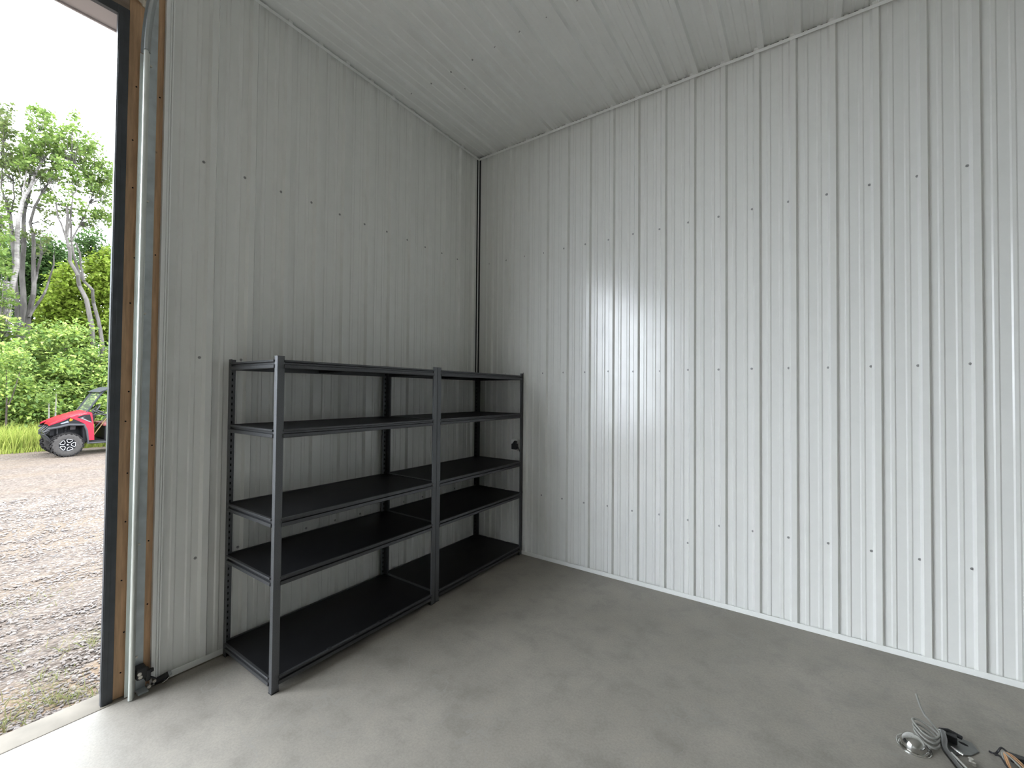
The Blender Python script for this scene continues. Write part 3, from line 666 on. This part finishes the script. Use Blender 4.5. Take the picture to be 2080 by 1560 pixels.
def clumps(blobs, depth, per, nper, sig):
    """leaf positions in loose clumps inside ellipsoids (x, y, z, ry, rz)"""
    out = []; cc = []
    for x, y, z, ry, rz in blobs:
        k = max(4, int(per * ry * rz / .12))
        p = unit(k) * (rng.uniform(0, 1, (k, 1)) ** .42) * np.array([depth, ry, rz]) * 1.25 + np.array([x, y, z])
        cc.append(p); out.append(np.repeat(p, nper, 0) + rng.normal(0, 1, (k * nper, 3)) * np.array([sig * 1.6, sig * .9, sig * .75]))
    return np.concatenate(out), np.concatenate(cc)

BASE = [('birch', [[(-21.0, -1.39, 1.58, 0.09), (-21.25, -1.42, 4.1, 0.084), (-21.14, -1.34, 5.02, 0.078), (-21.18, -1.23, 6.14, 0.072), (-21.08, -1.24, 7.24, 0.066), (-20.8, -1.27, 7.79, 0.059), (-20.89, -1.16, 8.56, 0.053), (-21.16, -0.97, 9.2, 0.047), (-21.25, -0.82, 9.82, 0.041), (-21.14, -0.66, 10.37, 0.035), (-21.2, -0.49, 10.87, 0.029)], [(-21.0, -1.16, 8.56, 0.028), (-21.2, -1.03, 10.1, 0.021), (-21.23, -0.79, 11.5, 0.014)], [(-21.0, -0.97, 9.2, 0.028), (-21.19, -0.56, 10.03, 0.021), (-21.03, -0.18, 10.49, 0.015)]], [(-21.0, -0.73, 11.67, 0.3, 0.49), (-21.0, -0.99, 10.68, 0.34, 0.41), (-21.0, -0.39, 11.07, 0.31, 0.5), (-21.0, -0.82, 12.13, 0.25, 0.15), (-21.0, -1.15, 10.05, 0.29, 0.37), (-21.0, -0.77, 10.79, 0.3, 0.34)]),
('snag', [[(-21.0, -1.46, 1.58, 0.09), (-21.04, -1.5, 4.27, 0.087), (-20.81, -1.51, 4.99, 0.084), (-20.77, -1.5, 5.48, 0.081)]], []),
('left', [[(-22.0, -1.05, 1.58, 0.076), (-21.77, -1.13, 4.81, 0.069), (-21.84, -1.18, 5.56, 0.062), (-21.9, -1.24, 6.68, 0.055), (-22.25, -1.28, 7.62, 0.049), (-22.23, -1.35, 8.17, 0.042), (-21.76, -1.46, 8.6, 0.035), (-21.83, -1.59, 9.12, 0.028)], [(-22.0, -1.28, 7.62, 0.038), (-22.12, -1.33, 8.36, 0.031), (-22.07, -1.25, 8.97, 0.025), (-21.88, -1.31, 9.52, 0.019)], [(-22.0, -1.59, 9.12, 0.028), (-22.0, -1.57, 10.35, 0.019), (-21.77, -1.57, 11.86, 0.009)]], [(-22.0, -1.59, 10.15, 0.26, 0.56), (-22.0, -1.29, 9.91, 0.27, 0.38), (-22.0, -1.57, 11.86, 0.26, 0.41), (-22.0, -1.51, 10.95, 0.22, 0.38), (-22.0, -1.66, 11.25, 0.24, 0.37), (-22.0, -1.51, 8.68, 0.22, 0.26), (-22.0, -1.24, 8.59, 0.2, 0.19)]),
('grey', [[(-22.5, -0.85, 1.58, 0.098), (-22.37, -0.9, 4.9, 0.089), (-22.75, -0.93, 6.07, 0.081), (-22.26, -0.96, 7.24, 0.072), (-22.56, -0.93, 8.23, 0.064), (-22.75, -0.9, 8.83, 0.056), (-22.37, -0.84, 9.25, 0.048), (-22.28, -0.83, 10.25, 0.039)], [(-22.5, -0.9, 8.83, 0.029), (-22.34, -1.08, 9.55, 0.022), (-22.53, -1.22, 10.18, 0.014)]], [(-22.5, -1.04, 10.79, 0.26, 0.47), (-22.5, -0.81, 10.26, 0.26, 0.43), (-22.5, -1.04, 7.61, 0.2, 0.27), (-22.5, -0.92, 9.32, 0.23, 0.27), (-22.5, -0.48, 8.99, 0.24, 0.2)]),
('fork', [[(-21.5, -0.81, 1.59, 0.085), (-21.73, -0.84, 4.33, 0.079), (-21.25, -0.78, 5.19, 0.073), (-21.64, -0.74, 5.96, 0.067), (-21.56, -0.78, 6.72, 0.06), (-21.28, -0.82, 7.47, 0.054), (-21.75, -0.86, 8.03, 0.047), (-21.47, -0.79, 8.63, 0.041), (-21.27, -0.65, 9.17, 0.035), (-21.69, -0.43, 9.74, 0.029)], [(-21.5, -0.84, 4.33, 0.047), (-21.68, -0.66, 4.83, 0.042), (-21.41, -0.47, 5.35, 0.037), (-21.75, -0.32, 5.87, 0.031), (-21.28, -0.28, 6.46, 0.025), (-21.28, -0.28, 6.86, 0.019)], [(-21.5, -0.74, 5.68, 0.048), (-21.74, -0.64, 6.18, 0.041), (-21.27, -0.6, 6.77, 0.035), (-21.72, -0.56, 7.17, 0.029)]], [(-21.5, -0.37, 10.36, 0.32, 0.47), (-21.5, -0.53, 9.66, 0.29, 0.35), (-21.5, -0.64, 7.53, 0.23, 0.19), (-21.5, -0.87, 7.55, 0.18, 0.17), (-21.5, -0.27, 8.43, 0.24, 0.23), (-21.5, -0.53, 7.17, 0.18, 0.23)]),
('leanfront', [[(-20.0, 0.75, 0.25, 0.087), (-19.99, 0.65, 3.35, 0.082), (-19.75, 0.55, 4.11, 0.077), (-19.84, 0.41, 5.05, 0.072), (-20.09, 0.26, 5.59, 0.066), (-19.82, 0.15, 5.95, 0.061), (-20.04, -0.02, 6.47, 0.056), (-19.81, -0.08, 6.93, 0.051), (-20.18, -0.12, 7.39, 0.047), (-19.95, -0.12, 8.14, 0.042), (-20.02, -0.15, 8.5, 0.037)], [(-20.0, -0.08, 6.93, 0.037), (-19.84, -0.24, 7.54, 0.032), (-20.15, -0.35, 8.06, 0.028), (-19.99, -0.46, 8.76, 0.023), (-20.19, -0.62, 9.25, 0.018)], [(-20.0, -0.12, 7.39, 0.037), (-20.21, -0.02, 7.98, 0.03), (-19.88, -0.03, 8.93, 0.022), (-20.21, 0.01, 9.89, 0.014)]], [(-20.0, -0.15, 10.96, 0.36, 0.56), (-20.0, -0.32, 9.75, 0.31, 0.37), (-20.0, 0.13, 10.71, 0.27, 0.46), (-20.0, 0.01, 9.61, 0.26, 0.26), (-20.0, -0.16, 11.71, 0.16, 0.19), (-20.0, -0.36, 8.8, 0.28, 0.22), (-20.0, 0.03, 8.57, 0.24, 0.23)]),
('leanback', [[(-20.5, 1.07, 0.21, 0.07), (-20.26, 0.99, 3.41, 0.065), (-20.49, 0.9, 4.39, 0.061), (-20.66, 0.78, 5.07, 0.056), (-20.31, 0.66, 5.55, 0.051), (-20.63, 0.47, 5.9, 0.047), (-20.74, 0.3, 6.35, 0.042), (-20.54, 0.15, 6.89, 0.037), (-20.54, 0.07, 7.35, 0.033), (-20.5, 0.04, 8.12, 0.029)], [(-20.5, 0.47, 5.9, 0.039), (-20.59, 0.36, 6.46, 0.036), (-20.25, 0.26, 6.92, 0.032), (-20.32, 0.17, 7.28, 0.029)], [(-20.5, 0.07, 7.35, 0.029), (-20.67, 0.33, 8.11, 0.024), (-20.74, 0.59, 9.09, 0.02), (-20.53, 0.72, 9.94, 0.015)]], [(-20.5, 0.6, 10.69, 0.28, 0.55), (-20.5, 0.48, 9.84, 0.34, 0.39), (-20.5, 0.86, 10.1, 0.29, 0.48), (-20.5, 1.12, 9.8, 0.18, 0.45), (-20.5, 0.41, 11.39, 0.2, 0.27), (-20.5, 1.2, 8.91, 0.13, 0.53), (-20.5, 0.46, 8.45, 0.31, 0.27), (-20.5, 1.2, 10.55, 0.12, 0.49), (-20.5, 0.89, 8.6, 0.2, 0.32)]),
('darkround', [[(-24.0, 1.5, 0.01, 0.091), (-24.23, 1.43, 3.64, 0.068), (-23.91, 1.33, 8.18, 0.045)]], [(-24.0, 1.31, 8.36, 0.33, 0.45), (-24.0, 1.06, 7.99, 0.29, 0.36), (-24.0, 0.86, 8.38, 0.19, 0.22), (-24.0, 1.6, 7.8, 0.27, 0.41), (-24.0, 1.36, 7.51, 0.39, 0.41)]),
('yellow', [[(-23.0, 1.9, 0.04, 0.067), (-23.25, 1.76, 4.07, 0.05), (-23.22, 1.6, 7.62, 0.033)]], [(-23.0, 1.47, 6.7, 0.45, 0.98), (-23.0, 1.76, 7.1, 0.23, 0.76), (-23.0, 1.23, 5.98, 0.38, 0.74), (-23.0, 1.73, 5.63, 0.3, 0.76), (-23.0, 1.47, 4.48, 0.42, 0.66)]),
('mid', [[(-23.5, 0.48, 0.09, 0.075), (-23.27, 0.41, 3.73, 0.054), (-23.75, 0.31, 6.29, 0.032)]], [(-23.5, 0.34, 5.76, 0.41, 0.98), (-23.5, 0.58, 6.35, 0.3, 0.61), (-23.5, 0.0, 4.95, 0.37, 0.72), (-23.5, 0.25, 4.35, 0.44, 0.51), (-23.5, 0.76, 5.08, 0.4, 0.87), (-23.5, 0.93, 4.23, 0.37, 0.66)]),
('edge', [[(-20.5, -1.64, 0.36, 0.07), (-20.67, -1.7, 3.15, 0.048), (-20.39, -1.81, 8.02, 0.026)]], [(-20.5, -1.73, 7.17, 0.18, 0.7), (-20.5, -1.72, 5.76, 0.18, 0.7), (-20.5, -1.57, 4.74, 0.16, 0.42)]),
('darkback', [[(-27.0, -0.11, -0.05, 0.116), (-26.78, -0.21, 6.9, 0.07)]], [(-27.0, -0.22, 7.14, 0.71, 1.02), (-27.0, -0.86, 7.55, 0.44, 1.13), (-27.0, 0.38, 7.28, 0.55, 0.95), (-27.0, -0.21, 5.51, 0.92, 0.93), (-27.0, 0.12, 8.4, 0.38, 0.47), (-27.0, 0.87, 7.88, 0.44, 0.73)]),
]
# key: (name, label, leaf set, bark, clump density, leaves per clump)
KIND = dict(
    birch=('birch_tree', 'tall pale-barked birch curving to the right above the thicket', 'light', 'birch', 30, 17),
    snag=('tree_snag', 'short broken pale trunk beside the foot of the birch', None, 'birch', 0, 0),
    left=('slender_tree', 'slender grey tree whose bare stem bends left behind the birch', 'olive', 'bark', 24, 15),
    grey=('grey_tree', 'straight grey trunk just right of the pale birch', 'olive', 'bark', 24, 15),
    fork=('forked_tree', 'mossy forked tree with one bare limb sweeping up to the right', 'olive', 'bark', 22, 14),
    leanfront=('leaning_tree', 'tall tree leaning left, the nearer of the leaning pair behind the vehicle', 'light', 'bark', 26, 16),
    leanback=('leaning_tree', 'thinner tree leaning left, nearest the door frame of the leaning pair', 'light', 'bark', 34, 15),
    darkround=('round_tree', 'dark green round-topped tree far behind the leaning pair', 'dark', 'bark_dk', 26, 14),
    yellow=('young_tree', 'bright yellow-green young tree against the door frame', 'yellow', 'bark_dk', 46, 16),
    mid=('young_tree', 'yellow-green young tree between the forked tree and the leaning pair', 'yellow', 'bark_dk', 46, 16),
    edge=('leafy_tree', 'leafy tree cut off by the left picture edge beside the birch', 'light', 'bark', 40, 16),
    darkback=('wood_edge_tree', 'broad dark green tree filling the gap behind the pale trunks', 'dark', 'bark_dk', 42, 15),
)
for key, paths, crowns in BASE:
    nm_, lab, lf_, bk, per, nper = KIND[key]
    x0, y0, z0, _ = paths[0][0]
    root = tag(empty(nm_, (x0, y0, GZ)), lab, 'tree', 'trees behind the drive'); off = Vector((x0, y0, GZ))
    t = MB()
    for i, p in enumerate(paths):
        q = [Vector(a[:3]) - off for a in p]; r = [a[3] for a in p]
        if i == 0 and q[0].z > .05: q = [Vector((q[0].x, q[0].y + .03, -.05))] + q; r = [r[0] * 1.15] + r
        # soften the polyline
        Q_ = []; R_ = []
        for j in range(len(q) - 1):
            for f in (0, .5): Q_.append(q[j].lerp(q[j + 1], f) + Vector((0, random.uniform(-.012, .012), 0))); R_.append(r[j] + (r[j + 1] - r[j]) * f)
        Q_.append(q[-1]); R_.append(r[-1]); t.tube(Q_, R_, 8)
    if crowns:
        C, cc = clumps(crowns, 1.0, per, nper, .085 if lf_ in ('light', 'olive') else .12)
        # thin twigs reach from the limbs to the clumps
        limbs = np.array([a[:3] for p in paths for a in p]); rr = [a[3] for p in paths for a in p]
        tw = MB()
        for p in cc[rng.permutation(len(cc))[:min(len(cc), 70)]]:
            dd = np.linalg.norm(limbs - p, axis=1) + np.where(limbs[:, 2] > p[2], 1.0, 0); j = int(dd.argmin())
            a = Vector(limbs[j]) - off; b_ = Vector(p) - off
            if (b_ - a).length > 3.2: continue
            mid = a.lerp(b_, .5) + Vector((0, 0, -.12 * (b_ - a).length)) + Vector((0, random.uniform(-.08, .08), 0))
            tw.tube([a, mid, b_], [min(rr[j] * .6, .016), .010, .004], 5)
        if tw.v: tw.build('twig', M[bk], root)
        V, F = leaves(C - np.array(off), .125 if lf_ in ('light', 'olive') else .15)
        raw_mesh('foliage', V, F, LEAF[lf_], root)
    t.build('trunk', M[bk], root, smooth=True)

# little trees at the edge of the grass
def sapling(name, lab, path, bark, blobs, leaf, per=30, nper=14, size=.10):
    off = Vector(path[0][0]); root = tag(empty(name, tuple(off)), lab, 'tree', 'saplings at the edge of the grass')
    t = MB()
    for k in range(len(path)): t.tube([Vector(a) - off for a in path[k]], [max(.006, .032 * (.55 if k else 1) * (1 - .7 * i / (len(path[k]) - 1))) for i in range(len(path[k]))], 7)
    t.build('stem', bark, root, smooth=True)
    if blobs:
        C, cc = clumps(blobs, .45, per, nper, .09); V, F = leaves(C - np.array(off), size); raw_mesh('foliage', V, F, LEAF[leaf], root)
sapling('dark_sapling', 'dark-stemmed sapling with one slanting branch at the left of the grass', [[(-17.0, -1.76, GZ), (-17.0, -1.765, .6), (-16.98, -1.77, 1.4), (-17.02, -1.80, 2.35)], [(-17.0, -1.765, .95), (-16.9, -1.66, 1.4), (-16.9, -1.53, 2.1), (-16.92, -1.45, 2.6)]], M['bark_dk'], [(-17.0, -1.85, 2.4, .35, .45), (-17.0, -1.55, 2.6, .3, .4), (-17.1, -1.95, 1.6, .25, .3)], 'under')
sapling('pale_sapling', 'pale thin sapling stem just left of the vehicle hood', [[(-16.6, -.93, GZ), (-16.6, -.93, .5), (-16.62, -.94, 1.15)]], M['birch'], [(-16.7, -.95, 1.35, .16, .2)], 'light')
sapling('pale_sapling', 'pale thin sapling stem rising straight behind the hood tip', [[(-16.7, -.78, GZ), (-16.7, -.78, .7), (-16.7, -.775, 1.5)]], M['birch'], [(-16.8, -.76, 1.7, .16, .22)], 'light')

# thicket: nobody could count these shrubs
B_ = []
for k in range(430):
    y = rng.uniform(-12, 12); x = rng.uniform(-19.6, -17.3); hgt = np.interp(x, [-19.6, -18.4, -17.3], [4.1, 2.7, 1.0])
    if -5 < y < 4 or rng.random() < .7:
        z = GZ + rng.uniform(.12, 1.0) * hgt; s = rng.uniform(.30, .55); B_.append((x, y, z, s * 1.1, s * .8))
C, _ = clumps(B_, .5, 17, 20, .13); V, F = leaves(C, .125)
tag(raw_mesh('undergrowth', V, F, LEAF['under']), 'dense green shrub thicket behind the grass strip', 'undergrowth', kind='stuff')
B_ = []
for k in range(430):
    y = rng.uniform(-10, 10); top = 3.5 + .75 * math.sin(2.6 * y + .6) + .45 * math.sin(6.1 * y) - 1.0 * math.exp(-((y - .75) / .55) ** 2)
    B_.append((rng.uniform(-21.6, -20.2), y, rng.uniform(.05, 1) * top, .40, .42))
C, _ = clumps(B_, .6, 15, 18, .17); V, F = leaves(C, .16)
tag(raw_mesh('forest_undergrowth', V, F, LEAF['wood']), 'taller shrub mass inside the wood behind the thicket', 'undergrowth', kind='stuff')
B_ = [(rng.uniform(-27, -21), y, z, rng.uniform(.5, 1.1), rng.uniform(.5, 1.0)) for y in list(np.linspace(-16, -4.2, 24)) + list(np.linspace(3.4, 13, 16)) for z in rng.uniform(1.5, 9.5, 6)]
B_ += [(rng.uniform(-29, -26), y, z, .8, .8) for y in np.linspace(-4.2, 4.2, 14) for z in rng.uniform(.2, 4.6, 6)]
C, _ = clumps(B_, 1.2, 4, 15, .22); V, F = leaves(C, .24)
tag(raw_mesh('woodland_canopy', V, F, LEAF['dark']), 'woodland foliage continuing along the drive beyond the doorway', 'woodland', kind='stuff')

def blades(n, x0, x1, y0, y1, h, w, zf, lean=.35):
    x = rng.uniform(x0, x1, n); y = rng.uniform(y0, y1, n); hh = h * rng.uniform(.5, 1.25, n); z = zf(x)
    a = rng.uniform(0, 2 * np.pi, n); l = hh * lean * rng.uniform(.2, 1.5, n); t = rng.uniform(0, 2 * np.pi, n); ww = w * rng.uniform(.6, 1.4, n)
    P = np.stack([x, y, z], 1); S_ = np.stack([np.cos(a), np.sin(a), 0 * a], 1) * ww[:, None]; D = np.stack([np.cos(t) * l, np.sin(t) * l, hh], 1)
    mid = P + D * np.array([.35, .35, .6]); V = np.stack([P - S_, P + S_, mid + S_ * .7, mid - S_ * .7, P + D], 1).reshape(-1, 3); i = np.arange(n)[:, None] * 5
    return V, np.concatenate([np.hstack([i, i + 1, i + 2]), np.hstack([i, i + 2, i + 3]), np.hstack([i + 3, i + 2, i + 4])], 0)
V, F = blades(42000, -17.6, -15.35, -10, 12, .62, .011, lambda x: np.full_like(x, GZ) + np.clip((-15.7 - x) * .06, 0, .1))
V2, F2 = blades(8000, -15.6, -15.15, -10, 12, .16, .008, lambda x: np.full_like(x, GZ))
tag(raw_mesh('tall_grass', np.concatenate([V, V2]), np.concatenate([F, F2 + len(V)]), M['grass']), 'bright tall grass strip along the far side of the drive', 'grass', kind='stuff')

# loose stones on the drive near the doorway
ico = np.array([(0, 0, 1), (.89, 0, .45), (.28, .85, .45), (-.72, .53, .45), (-.72, -.53, .45), (.28, -.85, .45), (.72, .53, -.45), (-.28, .85, -.45), (-.89, 0, -.45), (-.28, -.85, -.45), (.72, -.53, -.45), (0, 0, -1)])
icf = np.array([(0, 1, 2), (0, 2, 3), (0, 3, 4), (0, 4, 5), (0, 5, 1), (1, 6, 2), (2, 7, 3), (3, 8, 4), (4, 9, 5), (5, 10, 1), (6, 7, 2), (7, 8, 3), (8, 9, 4), (9, 10, 5), (10, 6, 1), (11, 7, 6), (11, 8, 7), (11, 9, 8), (11, 10, 9), (11, 6, 10)])
n = 15000
d = rng.uniform(0, 1, n) ** 1.5 * 7.5 + .16; sx_ = -d
sy_ = -3.0 + rng.uniform(-1, 1, n) * (.55 + .16 * d) + d * .16
R_ = rng.uniform(.005, .015, n) * np.interp(d, [.2, 3, 7], [.8, 1.0, 1.25]); sc = rng.uniform(.65, 1.3, (n, 1, 3)) * np.array([1.1, 1.1, .7])
V = ico[None] * sc * R_[:, None, None] * rng.uniform(.8, 1.2, (n, 12, 1))
ang = rng.uniform(0, 6.28, n); ca, sa = np.cos(ang)[:, None], np.sin(ang)[:, None]
V = np.stack([V[..., 0] * ca - V[..., 1] * sa, V[..., 0] * sa + V[..., 1] * ca, V[..., 2]], -1)
V += np.stack([sx_, sy_, gz(sx_) + R_ * .2], 1)[:, None, :]
F = (icf[None] + (np.arange(n) * 12)[:, None, None]).reshape(-1, 3)
tag(raw_mesh('gravel_stones', V.reshape(-1, 3), F, M['stones']), 'loose crushed stones scattered over the drive outside the door', 'gravel', kind='stuff')
Vs = []; Fs = []; o_ = 0
for cx, cy, sp, k in ((-.30, -3.16, .07, 60), (-.22, -3.05, .06, 50), (-.55, -3.12, .12, 40), (-.24, -3.30, .08, 60), (-1.0, -3.05, .2, 40), (-.9, -2.86, .1, 50), (-.42, -3.22, .1, 40), (-2.3, -3.0, .3, 40)):
    V, F = blades(k, cx - sp, cx + sp, cy - sp, cy + sp, .055, .0022, lambda x: gz(x), 1.6); Vs.append(V); Fs.append(F + o_); o_ += len(V)
tag(raw_mesh('dry_grass', np.concatenate(Vs), np.concatenate(Fs), M['dry']), 'wispy dry grass growing in the gravel along the slab edge', 'grass', kind='stuff')

# ------------------------------------------------------------------ sky and camera
SKY = 15
w = bpy.data.worlds.new('overcast_sky'); S.world = w; w.use_nodes = True; nt = w.node_tree
bgn = nt.nodes['Background']; tc = nt.nodes.new('ShaderNodeTexCoord')
sp = nt.nodes.new('ShaderNodeSeparateXYZ'); nt.links.new(tc.outputs['Generated'], sp.inputs[0])
c = ramp(nt, sp.outputs[2], [(.0, (.66, .71, .76)), (.22, (.825, .88, .94)), (.45, (.845, .90, .955)), (.7, (.68, .72, .77)), (1, (.565, .60, .64))])
cn = noise(nt, tc.outputs['Generated'], 2.2, 5)
c = mixc(nt, 1.0, c, ramp(nt, cn, [(.35, (.92, .93, .95)), (.65, (1.04, 1.04, 1.03))]), 'MULTIPLY')
nt.links.new(c, bgn.inputs[0]); bgn.inputs[1].default_value = SKY

cd = bpy.data.cameras.new('camera'); cam = bpy.data.objects.new('camera', cd); COL.objects.link(cam); S.camera = cam
cd.sensor_width = 36; cd.lens = 862.6109 * 36 / 2080; cd.clip_start = .02; cd.clip_end = 200
r_ = (0.82250735, 0.56868423, 0.00893884); u_ = (0.00284844, -0.0198351, 0.99979921); f_ = (-0.56874735, 0.82231673, 0.01793438)
cam.matrix_world = Matrix(((r_[0], u_[0], -f_[0], 3.01277), (r_[1], u_[1], -f_[1], -3.66079), (r_[2], u_[2], -f_[2], 1.6484), (0, 0, 0, 1)))
S.view_settings.view_transform = 'Standard'; S.view_settings.look = 'None'; S.view_settings.gamma = 1; S.view_settings.exposure = 0
S.view_settings.use_curve_mapping = False
S.cycles.max_bounces = 14; S.cycles.diffuse_bounces = 10; S.cycles.glossy_bounces = 6; S.cycles.transparent_max_bounces = 12
S.cycles.use_denoising = True; S.cycles.sample_clamp_indirect = 0
